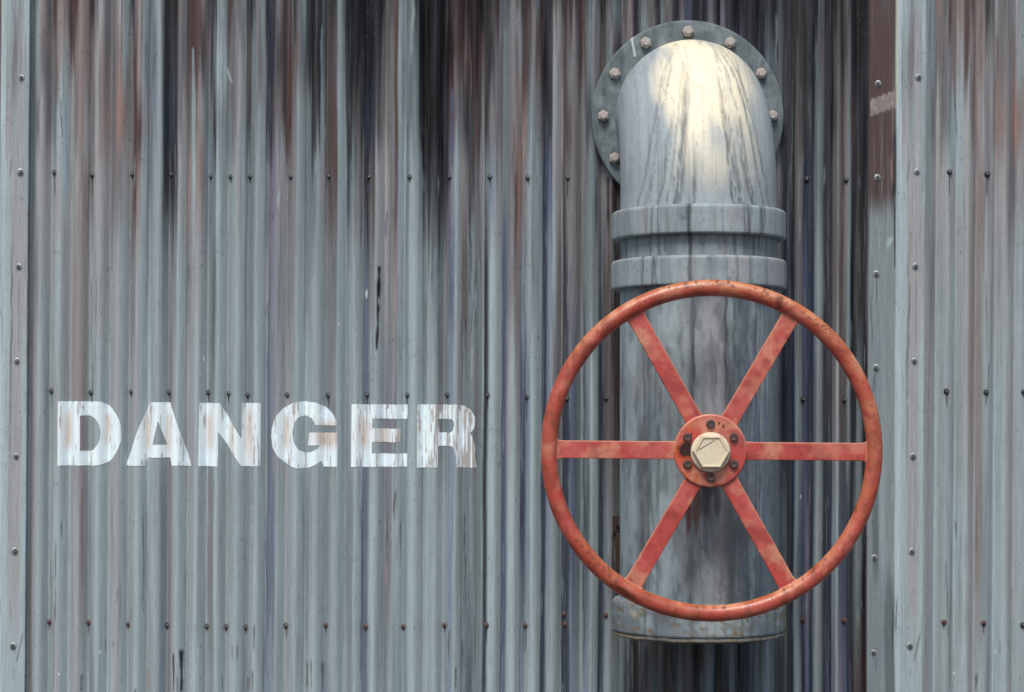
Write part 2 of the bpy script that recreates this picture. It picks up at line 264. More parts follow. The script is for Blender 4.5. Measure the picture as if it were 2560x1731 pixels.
# marks: (x, y0, y1, width, colour, alpha, wobble, lean, head, tail, rag)
MARKS = [
 (948,664,878,7.5,'k',1.0,1.6,-0.03,0.02,0.03,0.22),(152,240,352,1.6,'D',0.8,1,0.055,0.2,0.2,0),(389,130,225,1.5,'d',0.8,1,-0.09,0.1,0.4,0),
 (1490,440,640,3,'m',0.5,1,0,0.1,0.5,0),(1535,440,640,12,'m',0.9,1,0,0.05,0.35,0),(1520,440,600,7,'k',0.8,1,0,0.05,0.35,0),(1548,600,760,6,'R',0.6,2,0,0.2,0.5,0),
 (1532,1335,1560,6,'k',0.75,1,0,0.02,0.5,0),(1522,1380,1540,4,'R',0.6,2,-0.02,0.2,0.5,0),
 (1210,380,1731,2.4,'k',0.55,1,0,0.1,0.02,0),(1187,640,900,2.2,'k',0.7,2.5,0.01,0.2,0.4,0),(1172,420,1010,2.6,'D',0.7,4,0.01,0.2,0.4,0.25),(1196,430,720,2,'k',0.6,2,0.01,0.2,0.3,0),
 (1058,330,460,7,'k',0.85,3,0.02,0.1,0.3,0),(1074,345,420,8,'k',0.6,3,0,0.3,0.4,0),(1060,470,640,7,'D',0.7,3,0,0.1,0.4,0),(1081,440,770,5,'d',0.7,2,0,0.1,0.3,0),(1100,380,560,3,'D',0.7,2,0,0.1,0.3,0),(1112,420,700,4,'n',0.5,3,0,0.1,0.3,0),
 (965,520,610,5,'B',0.7,2,0,0.2,0.3,0),(921,460,485,5,'B',0.9,2,0,0.2,0.3,0),(1130,215,430,8,'B',0.8,1,0,0.1,0.1,0),(1018,300,380,3,'B',0.7,1,0,0.3,0.5,0),
 (672,600,1080,6,'B',0.55,3,-0.005,0.2,0.2,0),(664,1270,1731,5,'B',0.55,4,0,0.2,0.1,0),(904,500,660,2.5,'B',0.6,1,-0.01,0.2,0.5,0),(904,1200,1731,4.5,'B',0.6,2,-0.006,0.2,0.1,0),
 (1256,500,1731,3,'n',0.5,2,-0.004,0.2,0.1,0),(1310,540,1731,3,'n',0.45,3,-0.004,0.2,0.1,0),(1362,200,1731,4,'n',0.65,3,-0.004,0.1,0.1,0),(1413,560,1731,5,'n',0.6,4,-0.003,0.1,0.1,0),(1424,640,860,7,'B',0.5,3,0,0.2,0.3,0.3),
 (1460,680,1731,4,'n',0.6,2,-0.003,0.1,0.1,0),(1503,690,1731,4,'k',0.55,2,-0.003,0.1,0.1,0),(1390,880,1150,6,'b',0.5,3,0,0.1,0.3,0.2),
 (453,1622,1731,6.5,'k',0.95,1.0,0.0,0.06,0.02,0),(435,1632,1731,3.5,'D',0.9,1.5,0.0,0.05,0.1,0.2),(445,1690,1731,1.6,'D',0.8,1,0,0.1,0.1,0),(368,1670,1731,5,'o',0.7,1,0.02,0.1,0.1,0),
 (205,1680,1731,4,'d',0.85,1,-0.03,0.3,0.1,0),(340,1716,1760,4,'k',0.8,1,-0.06,0.3,0.1,0),(636,1560,1632,2.2,'d',0.9,2,-0.01,0.1,0.2,0),(595,1610,1655,2.6,'w',0.8,1,-0.03,0.1,0.2,0),(582,1610,1650,2,'w',0.7,1,-0.01,0.1,0.2,0),
 (620,1690,1731,4,'w',0.7,1,0,0.2,0.1,0),(632,1670,1731,2,'w',0.8,1,0,0.2,0.1,0),(625,1620,1731,1.4,'w',0.6,1,0,0.2,0.1,0),(556,1690,1731,1.8,'k',0.7,1,0,0.2,0.1,0),(767,1650,1731,5,'w',0.7,2,0,0.2,0.2,0.2),(778,1640,1731,2.2,'R',0.7,1,0,0.2,0.2,0),(806,1650,1731,5,'w',0.7,2,-0.01,0.2,0.2,0.2),
 (988,1220,1310,4.2,'w',0.8,2,-0.03,0.2,0.4,0.2),(968,1320,1370,2,'R',0.8,1,0,0.2,0.4,0),(968,1270,1440,1.6,'d',0.6,1,0,0.2,0.4,0),(1000,1260,1430,1.6,'n',0.7,1,0,0.2,0.4,0),(966,1400,1480,4,'t',0.35,2,0,0.3,0.3,0),
 (1124,1570,1660,2.6,'w',0.85,2,-0.03,0.1,0.4,0),(1140,1665,1731,2.4,'D',0.85,1,-0.03,0.1,0.2,0),(1154,1600,1700,3,'n',0.6,2,0,0.1,0.3,0.2),(1160,1280,1430,2.2,'k',0.7,1.5,0,0.1,0.5,0),(1164,1380,1560,3,'D',0.5,2,0,0.1,0.5,0.2),
 (142,1344,1560,1.4,'w',0.8,1.5,-0.012,0.1,0.1,0.2),(154,1300,1352,1.8,'D',0.8,0.8,0.02,0.2,0.4,0),(128,1430,1600,1.8,'w',0.8,2,0.02,0.1,0.1,0.2),(137,1500,1731,1.3,'w',0.8,1,-0.01,0.1,0.1,0),(125,1400,1480,1.5,'d',0.7,1,0,0.1,0.3,0),
 (357,1220,1545,2.2,'n',0.55,2,0.0,0.3,0.15,0),(364,1230,1500,1.6,'G',0.8,1,0.005,0.3,0.1,0),(296,1465,1508,1.4,'d',0.7,1,-0.06,0.2,0.2,0),(331,1510,1560,1.3,'d',0.6,1,-0.16,0.2,0.2,0),(262,1595,1640,2,'w',0.5,1,0,0.2,0.3,0),(285,1600,1625,4,'w',0.4,1,0,0.3,0.3,0),
 (226,690,900,2.2,'w',0.6,1.5,0.0,0.1,0.3,0),(242,690,980,1.8,'w',0.6,1.5,-0.01,0.1,0.3,0),(205,1200,1500,4,'w',0.35,2,0,0.2,0.3,0),(232,900,1010,2,'R',0.7,1,0,0.2,0.3,0),
 (470,1140,1280,6,'p',0.5,2,0,0.2,0.3,0),(462,1400,1540,5,'P',0.5,2,0,0.2,0.3,0),
 (672,495,620,5,'w',0.55,3,-0.05,0.15,0.2,0.55),(685,530,560,3,'D',0.6,3,-0.08,0.15,0.2,0.6),(700,478,520,5.5,'c',0.95,2,-0.10,0.1,0.3,0.42),(697,505,530,4,'y',0.7,2,-0.10,0.1,0.3,0.5),
 (562,165,205,5,'c',0.75,2,0.35,0.1,0.2,0.35),(575,192,212,4,'c',0.6,2,0.4,0.1,0.2,0.4),(543,220,330,1.6,'c',0.6,1.5,0,0.1,0.2,0.5),(556,0,60,5,'c',0.55,2,0.05,0.1,0.4,0.3),(916,724,748,2.6,'W',0.9,1.5,0,0.1,0.3,0),(847,806,814,3.5,'W',0.8,0.5,0.2,0.1,0.3,0),
 (252,1625,1634,2.2,'W',0.95,0,0,0.1,0.1,0),(150,1680,1690,2.2,'W',0.9,0,-0.1,0.1,0.1,0),(510,890,905,2,'W',0.7,1,-0.1,0.1,0.2,0.3),(502,925,940,2.5,'W',0.7,1,-0.1,0.1,0.2,0.3),
 (1162,780,880,3,'D',0.6,3,0,0.2,0.3,0.3),(1154,760,1000,8,'d',0.35,4,0,0.2,0.3,0.35),(1182,1000,1300,5,'d',0.35,4,0,0.2,0.3,0.3),(1190,700,900,1.6,'c',0.6,2,0,0.2,0.3,0.3),(1180,860,960,1.6,'c',0.6,2,0,0.2,0.3,0.3),
 (1284,1150,1731,2.6,'c',0.45,2,-0.004,0.2,0.1,0.35),(1231,1000,1731,2.2,'c',0.35,2,-0.002,0.2,0.1,0.4),(1384,1430,1731,2,'p',0.5,1,0,0.2,0.1,0.3),(1344,370,800,2,'c',0.45,2,0,0.1,0.3,0.3),(1295,20,120,5,'p',0.6,2,0,0.1,0.4,0.2),(1400,20,200,6,'p',0.5,3,0,0.1,0.5,0.3),(1296,180,310,5,'o',0.6,2,-0.01,0.1,0.4,0),(1284,300,500,4,'R',0.5,2,-0.01,0.1,0.4,0),
 (482,118,400,4,'a',0.75,1,-0.01,0.02,0.3,0),(474,100,420,2.6,'R',0.7,1,-0.01,0.02,0.4,0),(493,120,440,3,'R',0.6,1,-0.01,0.02,0.4,0),(470,660,720,2.2,'B',0.7,1,0,0.02,0.4,0),
 (989,0,330,4,'R',0.8,1,-0.008,0.02,0.5,0),(1002,0,700,7,'a',0.5,1.5,-0.006,0.02,0.4,0),(1030,0,200,8,'g',0.7,4,-0.03,0.02,0.4,0.2),(852,40,500,7,'a',0.55,1.5,0.0,0.1,0.4,0),(805,60,180,3,'g',0.6,1,-0.02,0.1,0.4,0),
 (1942,30,240,6,'g',0.65,3,-0.015,0.1,0.5,0.2),(1993,80,620,4,'P',0.5,2,0,0.1,0.4,0),(2041,90,420,4,'g',0.5,2,0,0.1,0.4,0.2),(2090,60,700,4.5,'P',0.6,2,0,0.1,0.4,0),(2126,230,560,2.6,'R',0.7,2,0,0.1,0.4,0),(1960,320,560,5,'n',0.7,3,0,0.1,0.3,0),(1940,520,900,5,'n',0.6,3,0,0.1,0.3,0),(1978,480,800,5,'k',0.5,2,0,0.1,0.3,0),
 (2002,1236,1250,2.2,'W',0.8,0.5,0,0.1,0.2,0),(1960,900,1200,5,'n',0.6,4,0,0.1,0.3,0.2),(2020,900,1500,5,'n',0.6,3,0,0.1,0.3,0),(2066,900,1500,4,'n',0.5,3,0,0.1,0.3,0),(2040,1250,1731,2.5,'c',0.4,2,0,0.1,0.1,0.2),(2087,1300,1731,2.2,'p',0.5,2,0,0.1,0.1,0.2),
 (1540,1600,1731,4,'g',0.5,2,0,0.1,0.1,0),(1580,1610,1731,2.5,'p',0.5,2,0,0.1,0.1,0),(1650,1610,1731,2.5,'P',0.8,2,0,0.1,0.1,0),(1700,1610,1731,3,'P',0.7,2,0,0.1,0.1,0),(1615,1610,1731,9,'k',0.6,3,0,0.1,0.1,0),(1735,1610,1731,10,'k',0.6,4,0,0.1,0.1,0),(1680,1610,1731,6,'m',0.5,3,0,0.1,0.1,0),
]
SMARKS = [(1.5,-20,262,3.2,'y',0.8,0.3,0,0.01,0.03,0),(33,520,1210,2.6,'w',0.75,3,-0.013,0.3,0.3,0.15),(30,1500,1560,3,'w',0.3,3,0,0.3,0.3,0),(55,120,195,1.4,'G',0.7,1,0,0.3,0.1,0),(54,350,425,4,'c',0.5,2,0,0.3,0.1,0.35),(36,380,480,3,'w',0.5,2,-0.1,0.3,0.3,0.4),
 (50,690,880,1.5,'w',0.6,1.5,-0.01,0.1,0.1,0),(1,1480,1600,4,'w',0.7,1.5,0,0.3,0.3,0),(41,0,330,4,'P',0.5,3,-0.02,0.1,0.3,0.2),(62,1575,1655,1.8,'D',0.9,0.6,-0.22,0.25,0.05,0),(38,1665,1700,1.3,'G',0.8,1,-0.1,0.3,0.3,0),(8,0,1731,4,'c',0.5,2,0,0.1,0.1,0),(70,0,1731,3.2,'a',0.5,1,0,0.1,0.1,0)]
FMARKS = [(2234,500,680,3.4,'m',0.85,1,0,0.1,0.1,0.1),(2236,1400,1590,2.6,'w',0.8,1,-0.01,0.1,0.1,0),(2231,1490,1640,1.8,'D',0.9,1.5,-0.02,0.3,0.1,0),(2190,700,760,1.6,'n',0.8,1,0,0.1,0.3,0),(2189,450,550,3,'D',0.7,1,0,0.05,0.4,0),(2178,720,880,8,'d',0.45,4,0,0.3,0.3,0.4),
 (2196,760,1300,6,'b',0.5,3,0,0.2,0.3,0.2),(2200,1350,1731,3,'b',0.7,3,0,0.2,0.2,0.1),(2183,930,1000,4,'n',0.5,2,0,0.2,0.3,0.2),(2212,490,620,8,'G',0.5,4,0,0.3,0.4,0.2),(2228,380,470,6,'o',0.5,2,0,0.3,0.4,0),(2170,550,640,2.4,'m',0.6,1,0,0.3,0.4,0),(2225,590,625,10,'c',0.6,3,-0.2,0.2,0.4,0.2),(2190,1640,1690,4,'B',0.4,2,0,0.1,0.4,0.2)]
def apply_marks(cv, marks, dx=0.0):
    for (x, a, b, wd, c, al, wob, ln, hd, tl, rg) in marks:
        x = x+dx - 0  # marks are given where they show; the sheet leans slightly
        xx = x-float(leanof(x))*(866-(a+b)/2)
        cv.stroke(xx, a, b, wd, c, al, wob, ln+float(leanof(x)), hd, tl, rg)
def screw_marks(cv, scr):
    for q in scr:
        x, y = q[0], q[1]; L = q[2] if len(q) > 2 else 0
        xx = x-float(leanof(x))*(866-y)
        m = np.exp(-(((cv.X-xx)/8)**2+((cv.Y-y-2)/8)**2)**2)
        cv.mix(m*0.35, 'd')
        if L > 0: cv.stroke(xx+rng.uniform(-1, 1), y+3, y+6+L*1.15, 2.3, 'D', 0.9, 1.2, head=0.02, tail=0.35)
        if y > 1500: cv.mix(np.exp(-(((cv.X-xx)/7)**2+((cv.Y-y)/7)**2)**2)*0.5, lin((120,80,56)))

wall = empty('corrugated_wall', (0, 0, 0), 'weathered corrugated metal wall painted grey with white DANGER lettering and rust streaks', 'wall')
wall['kind'] = 'thing'

def panel(x0, x1, name='corrugated_panel', scr=(), marks=()):
    xs = xgrid(x0, x1); cv = Canvas(xs, YG); wallpaint(cv)
    if len(marks): apply_marks(cv, marks)
    if x0 > 2000: apply_marks(cv, [m for m in MARKS if m[0] < 330], 2237)
    screw_marks(cv, scr)
    X, Y = cv.X, cv.Y
    XX = X+leanof(X)*(866-Y)
    D = corr(X)+0.5*(fbm(X, Y, 30, 160, 51, 2)-0.5)*2
    D = D+np.where((X > 1211) & (X < 1750), -1.6, 0)+1.2*(vnoise(X, Y, 300, 600, 52)-0.5)
    V = np.stack([(XX-1280)*S, -D*S, 1.6+(HZ-Y)*S], -1).reshape(-1, 3)
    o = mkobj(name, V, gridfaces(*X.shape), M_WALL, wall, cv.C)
    return o, cv
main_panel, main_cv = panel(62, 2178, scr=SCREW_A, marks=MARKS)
right_panel, right_cv = panel(2300, 3500, scr=SCREW_R)
left_panel, _ = panel(-1000, -60)

def strip(x0, x1, dep, fold, marks, scr, flat=False, dx=0.0, extra=None):
    """flat cover strip: folded edges going back towards the wall"""
    xs = np.concatenate([[x0, x0+0.7], np.arange(x0+2, x1-1, 2.0), [x1-0.7, x1]])
    cv = Canvas(xs, YG); wallpaint(cv, flat)
    if extra: extra(cv)
    for (x, a, b, wd, c, al, wob, ln, hd, tl, rg) in marks:
        xx = x+dx-float(leanof(x+dx))*(866-(a+b)/2); cv.stroke(xx, a, b, wd, c, al, wob, ln+float(leanof(x+dx)), hd, tl, rg)
    screw_marks(cv, scr)
    X, Y = cv.X, cv.Y; XX = X+leanof(X)*(866-Y)
    u = X-x0; ur = x1-X
    D = dep-fold*(1-sstep(0, 14, u))-1.0*(1-sstep(0, 3, ur))+0.7*np.sin(u/9.0)*0.6+1.2*(fbm(X, Y, 60, 400, 63, 2)-0.5)
    ragx = 1.3*(fbm(Y, X*0, 30, 10, 64, 3)-0.5)*(ur < 0.1)
    top = np.stack([(XX+ragx-1280)*S, -D*S, 1.6+(HZ-Y)*S], -1)
    # side returns: extra columns going back to the wall
    L = top[:, :1].copy(); L[..., 1] = 0.008; R = top[:, -1:].copy(); R[..., 1] = 0.008
    A = np.concatenate([L, top, R], 1); C = np.concatenate([cv.C[:, :1], cv.C, cv.C[:, -1:]], 1)
    return mkobj('cover_strip', A.reshape(-1, 3), gridfaces(A.shape[0], A.shape[1]), M_WALL, wall, C, angle=40), cv
def tape(cv):
    X, Y = cv.X, cv.Y
    top = 250-(X-2175)*0.36; m = ((X > 2171) & (X < 2236) & (Y > top) & (Y < top+42))
    n = fbm(X, Y, 5, 6, 91, 3)
    cv.mix(m*(0.8+0.2*sstep(0.35, 0.6, n)), lin((124,118,114)))
    cv.mix(m*sstep(0.6, 0.7, fbm(X, Y, 9, 9, 92, 3))*0.4, lin((160,154,150)))
strip_flat, flat_cv = strip(2165, 2240, 9.5, 0.0, FMARKS, SCREW_F, True, extra=tape)
strip_right, _ = strip(2236.5, 2308, 13.5, 3.0, SMARKS, SCREW_SR, dx=2237)
strip_left, _ = strip(-0.5, 71, 13.5, 3.0, SMARKS, SCREW_SL)
strip_far, _ = strip(-72, 3, 9.5, 0.0, [], [], True)
strip_flat['label'] = 'flat strip, brown above and grey below, with a scuffed tape mark'
strip_right['label'] = 'pale grey strip right of the brown one, seven washered screws'
strip_left['label'] = 'pale grey strip down the left edge of the wall'

# ---- screws
def screw_mesh(name, rw, rh, mats, hexhead):
    bm = bmesh.new(); n = 20
    def ring(r, h, k=n): return [bm.verts.new((r*math.cos(2*PI*i/k), -h, r*math.sin(2*PI*i/k))) for i in range(k)]
    def wall_(a, b, mi):
        k = len(a)
        for i in range(k):
            f = bm.faces.new((a[i], a[(i+1) % k], b[(i+1) % k], b[i])); f.material_index = mi; f.smooth = True
    prof = [(rw*1.05, -1.5), (rw, 0.6), (rw*0.86, 1.5), (rh*1.05, 1.9)]
    rs = [ring(r*S, h*S) for r, h in prof]
    for a, b in zip(rs, rs[1:]): wall_(a, b, 0)
    k = 6 if hexhead else n
    hp = [(rh*1.02, 1.6), (rh, 4.2), (rh*0.82, 5.4), (rh*0.35, 5.8 if not hexhead else 5.4)]
    hs = [ring(r*S, h*S, k) for r, h in hp]
    for a, b in zip(hs, hs[1:]): wall_(a, b, 1)
    f = bm.faces.new(hs[-1]); f.material_index = 1
    bmesh.ops.recalc_face_normals(bm, faces=bm.faces)
    me = bpy.data.meshes.new(name); bm.to_mesh(me); bm.free(); [me.materials.append(m) for m in mats]
    me.set_sharp_from_angle(angle=math.radians(40)); return me
ME_S = screw_mesh('screw', 6.2, 3.9, (M_RUBBER, M_SCREW), False)
ME_SR = screw_mesh('screw', 6.0, 3.9, (M_RUSTBOLT, M_RUSTBOLT), False)
ME_B = screw_mesh('screw', 8.2, 4.6, (M_BRIGHT, M_SCREW), True)
def screws(parent, lst, mesh, depf, rusty=False):
    for q in lst:
        x, y = q[0], q[1]
        o = bpy.data.objects.new('screw', ME_SR if (rusty and y > 1500 and rng.rand() < 0.6) else mesh); COL.objects.link(o); o.parent = parent
        o.location = P(x, y, depf(x, y)); k = rng.uniform(0.9, 1.12); o.scale = (k, k, k)
        o.rotation_euler = (rng.uniform(-0.12, 0.12), rng.uniform(0, 2), rng.uniform(-0.12, 0.12))
dpan = lambda x, y: float(corr(np.array([x-float(leanof(x))*(866-y)]))[0])+0.8+(-1.6 if 1211 < x < 1750 else 0)
screws(main_panel, SCREW_A, ME_S, dpan, True); screws(right_panel, SCREW_R, ME_S, dpan, True)
screws(strip_left, SCREW_SL, ME_B, lambda x, y: 13.7); screws(strip_right, SCREW_SR, ME_B, lambda x, y: 13.7); screws(strip_flat, SCREW_F, ME_B, lambda x, y: 9.8)

# ---- stencilled letters, thin paint lying on the corrugation
def z5(pts): return [(x/3.32, 950+y/3.32) for x, y in pts]
def z6(pts): return [(650+x/3.32, 950+y/3.32) for x, y in pts]
def arcp(cx, cy, rx, ry, a0, a1, n=14): return [(cx+rx*math.cos(math.radians(a0+(a1-a0)*i/n)), cy+ry*math.sin(math.radians(a0+(a1-a0)*i/n))) for i in range(n+1)]
LET = {
 'D': [z5([(488,178)]+arcp(800,445,215,266,-90,90)+[(485,711)]), z5([(670,297)]+arcp(738,443,102,146,-90,90)+[(670,589)])],
 'A': [z5([(1240,185),(1415,185),(1590,713),(1428,713),(1412,645),(1228,645),(1205,713),(1038,713)]), z5([(1318,338),(1385,538),(1270,538)])],
 'N': [z5([(1658,192),(1825,192),(2006,488),(2008,192),(2168,192),(2163,717),(2005,717),(1813,430),(1813,717),(1650,717)])],
 'G': [z6([(645,378),(635,330),(600,270),(540,220),(460,188),(370,178),(280,190),(200,230),(130,310),(99,410),(96,470),(108,560),(150,640),(220,700),(310,738),(400,730),(465,705),(510,672),(525,720),(643,720),(645,437),(405,437),(397,543),(498,545),(480,572),(430,597),(375,607),(320,580),(284,520),(272,440),(286,360),(330,308),(385,298),(435,322),(465,378)])],
 'E': [z6([(763,202),(1225,205),(1225,325),(935,322),(933,403),(1168,405),(1166,518),(933,516),(930,610),(1223,612),(1220,722),(757,722)])],
 'R': [z6([(1305,203),(1640,206),(1700,218),(1755,255),(1786,310),(1788,370),(1772,415),(1745,440),(1765,480),(1785,560),(1786,650),(1800,728),(1635,728),(1622,620),(1608,565),(1590,548),(1480,548),(1475,728),(1300,728)]), z6([(1478,325),(1590,325),(1608,345),(1613,380),(1600,425),(1575,436),(1490,436)])],
}
TAN = [(168,26,14),(214,22,8),(268,20,10),(370,24,10),(421,30,9),(527,26,12),(580,22,8),(624,40,13),(716,24,10),(770,10,6),(805,12,22),(830,14,24),(908,20,16),(958,16,20),(1000,12,10)]
def letter(ch, polys):
    allx = [p[0] for po in polys for p in po]; x0, x1 = min(allx), max(allx)
    xs = sorted(set([round(v, 3) for v in np.arange(x0, x1, 2.0)]+[round(v, 3) for v in allx]+[round(x1, 3)]))
    xs = [v for i, v in enumerate(xs) if i == 0 or v-xs[i-1] > 0.02]
    V, F, C = [], [], []
    def cross(xa, xb):
        xm = (xa+xb)/2; r = []
        for po in polys:
            for (ax, ay), (bx, by) in zip(po, po[1:]+po[:1]):
                if (ax < xm) != (bx < xm):
                    fy = lambda x: ay+(by-ay)*(x-ax)/(bx-ax)
                    r.append((fy(xm), fy(xa), fy(xb)))
        r.sort(); return r
    for xa, xb in zip(xs, xs[1:]):
        r = cross(xa, xb)
        for t, b in zip(r[::2], r[1::2]):
            n = max(1, int((b[0]-t[0])/3)); base = len(V)
            for i in range(n+1):
                f = i/n
                for x, a, c in ((xa, t[1], b[1]), (xb, t[2], b[2])): V.append((x, a+(c-a)*f))
            for i in range(n): q = base+2*i; F.append((q, q+2, q+3, q+1))
    V = np.array(V); X, Y = V[:, 0], V[:, 1]
    X = X+0.8*(fbm(Y, X, 9, 30, 3, 2)-0.5)*0; xe = X-leanof(X)*(866-Y)
    D = corr(xe)+0.5*(fbm(xe, Y, 30, 160, 51, 2)-0.5)*2+np.where((xe > 1211) & (xe < 1750), -1.6, 0)+1.2*(vnoise(xe, Y, 300, 600, 52)-0.5)+0.8
    Yw = Y+0.9*(vnoise(X, Y*0, 7, 1, 8)-0.5)*2
    # paint colour
    cw = lin((222,237,245))*1.0; C = np.tile(cw, (len(V), 1))
    def mx(m, c): C[:] = C+(c-C)*np.clip(m, 0, 1)[:, None]
    br = fbm(X, Y, 9, 120, 41, 2); mx(sstep(0.45, 0.75, br)*0.22, lin((180,198,204)))
    for cx, hh, ww in TAN:
        m = np.exp(-((X-cx)/ww)**2-((Y-1082-8*math.sin(cx))/(hh*1.5+14))**4)
        mx(m*(0.30+0.75*fbm(X, Y, 4, 60, int(cx), 2)), lin((196,180,164)))
    ends = np.clip(np.abs(Y-1085)/80, 0, 1)
    worn = fbm(X, Y, 2.8, 50, 43, 3); bias = 0.5*vnoise(X, Y*0, 16, 1, 44)
    amt = {'R': 0.12, 'E': -0.02, 'G': -0.05}.get(ch, -0.06)
    mm = sstep(0.70-amt, 0.78-amt, worn+bias*0.35*(0.4+0.6*ends))
    if ch == 'R': mm = np.maximum(mm, sstep(0.38, 0.6, worn)*sstep(1126, 1140, X)*(1-sstep(1176, 1182, X))*0.8*sstep(1010, 1040, Y))
    ix = np.clip(np.searchsorted(main_cv.xs, xe), 0, len(main_cv.xs)-1); iy = np.clip(np.searchsorted(main_cv.ys, Y), 0, len(main_cv.ys)-1)
    under = main_cv.C[iy, ix]*0.35+lin((168,152,142))*0.65
    C[:] = C+(under-C)*(np.clip(mm*0.85, 0, 1))[:, None]
    # the darkest grime streaks of the sheet run over the letters too
    dk = 1-np.clip(main_cv.C[iy, ix].mean(-1)/0.25, 0, 1); C[:] = C*(1-0.3*dk)[:, None]
    W = np.stack([(X-1280)*S, -D*S, 1.6+(HZ-Yw)*S], -1)
    o = mkobj('painted_letter', W, F, M_LETTER, main_panel, C)
    o['label'] = 'white stencilled letter ' + ch
for ch, po in LET.items(): letter(ch, po)

# ------------------------------------------------------------------ THE PIPE
PXC, PD = 1722.0, 250.0        # pipe axis, wall units
RP = 185.0
FCX, FCY = 1717.0, 295.0
pipe = empty('outlet_pipe', P(PXC, 1580, PD), 'large grey elbow pipe with bolted flange and thick collars, fixed to the corrugated wall', 'pipe')
def yw(h): return HZ-h         # height above eye level -> wall row
DRIPS = [(-152,5,'d',.5),(-128,9,'G',.75),(-108,6,'d',.6),(-98,3,'D',.6),(-36,9,'d',.85),(-28,3,'D',.7),(62,5,'d',.6),(78,4,'d',.7),(95,10,'G',.8),(118,7,'d',.7),(128,4,'D',.5),(150,8,'G',.6),(176,6,'d',.5),(-180,5,'G',.5),(15,4,'p',.5),(-75,8,'p',.35),(40,9,'p',.45)]
def ARC(o): return RP*math.asin(max(-0.999, min(0.999, o/188.0)))
def pipepaint(cv, base='g', seed=1, dens=1.0, brown=0.3, blue=0.3, dark=0.0):
    X, Y = cv.X, cv.Y
    cv.mix(sstep(0.35, 0.7, fbm(X, Y, 30, 240, seed, 3))*0.7, 'a')
    cv.mix(sstep(0.5, 0.75, fbm(X, Y, 26, 160, seed+1, 3))*0.7, 'G')
    cv.mix(sstep(0.5, 0.75, fbm(X, Y, 22, 260, seed+2, 3))*brown*1.6, 'p')
    cv.mix(sstep(0.55, 0.75, fbm(X, Y, 24, 300, seed+3, 3))*blue, 'b')
    H = cv.ys[-1]-cv.ys[0]
    for a, wd, c, al in DRIPS:
        y0 = cv.ys[0]-H*0.1; y1 = cv.ys[-1]+H*rng.uniform(0.1, 0.6)
        if H < 200 and wd < 9 and rng.rand() < 0.45: continue
        a = ARC(a)+rng.uniform(-5, 5); k_ = rng.uniform(0.5, 1.1) if H < 200 else 0.8
        cv.stroke(a, y0, y1, wd*1.1, c, al*k_, 3.0, head=0.03, tail=0.2, rag=0.16)
        cv.stroke(a+rng.uniform(-4, 4), y0, y1, wd*0.35, 'D', al*k_*0.8, 4.0, head=0.03, tail=0.2, rag=0.25)
    n = int(90*dens*(cv.xs[-1]-cv.xs[0])/1160*max(0.4, H/300))
    cv.streaks(n*2, (1.0, 7), (40, 60+H*0.6), 'aGGgpd', (0.15, 0.5)); cv.streaks(n, (0.6, 2.0), (30, 50+H*0.4), 'dDdG', (0.2, 0.6))
    cv.streaks(n//2, (0.6, 2.0), (20, 120), 'cca', (0.2, 0.5))
    if dark: cv.mix(np.full(X.shape, dark), 'd')
    cv.mix(sstep(0.84, 0.9, vnoise(X, Y, 5, 6, seed+9))*0.5, 'd'); cv.grain(0.10, 4, 40, seed)
def tube(name, r_top_bot, base='g', seed=1, extra=None, **kw):
    """lathe about the pipe axis: profile [(r, h above eye level)] from top down"""
    hs = []; prof = []
    for (r0, h0), (r1, h1) in zip(r_top_bot, r_top_bot[1:]):
        n = max(1, int(math.hypot(r1-r0, h1-h0)/7))
        for i in range(n): prof.append((r0+(r1-r0)*i/n, h0+(h1-h0)*i/n))
    prof.append(r_top_bot[-1])
    nseg = 360; ph = np.linspace(0, 2*PI, nseg, endpoint=False)-PI
    s = np.concatenate([[0], np.cumsum([math.hypot(b[0]-a[0], b[1]-a[1]) for a, b in zip(prof, prof[1:])])])
    y0 = yw(prof[0][1]); ys = y0+s
    cv = Canvas(ph*RP, ys); pipepaint(cv, base, seed, **kw)
    if extra: extra(cv)
    R = np.array([p[0] for p in prof])[:, None]; Hh = np.array([p[1] for p in prof])[:, None]
    wv = 1+0.0025*(fbm(cv.X, cv.Y, 90, 90, seed+20, 2)-0.5)*2
    lipn = 1.0 if name == 'end_lip' else 0.0
    Hh = Hh+lipn*3.2*(fbm(cv.X, cv.Y*0, 34, 50, 77, 3)-0.5); wv = wv+lipn*0.012*(fbm(cv.X, cv.Y*0, 26, 50, 78, 3)-0.5)
    Xx = PXC+R*wv*np.sin(ph)[None]; Dd = PD+R*wv*np.cos(ph)[None]
    V = np.stack([(Xx-1280)*S, -Dd*S, 1.6+(Hh+0*Xx)*S], -1).reshape(-1, 3)
    o = mkobj(name, V, gridfaces(len(prof), nseg, True), M_PIPE, pipe, cv.C, angle=50); rebase(o, pipe); return o
def rcol(r, ht, hb, e=8.5, n=6, inner=None):
    inner = RP-1 if inner is None else inner
    p = [(inner, ht)]
    for i in range(n+1):
        a = PI/2*i/n; p.append((r-e+e*math.sin(a), ht-e+e*math.cos(a)))
    for i in range(n+1):
        a = PI/2*i/n; p.append((r-e*0.6+e*0.6*math.cos(a), hb+e*0.6-e*0.6*math.sin(a)))
    p.append((inner, hb)); return p
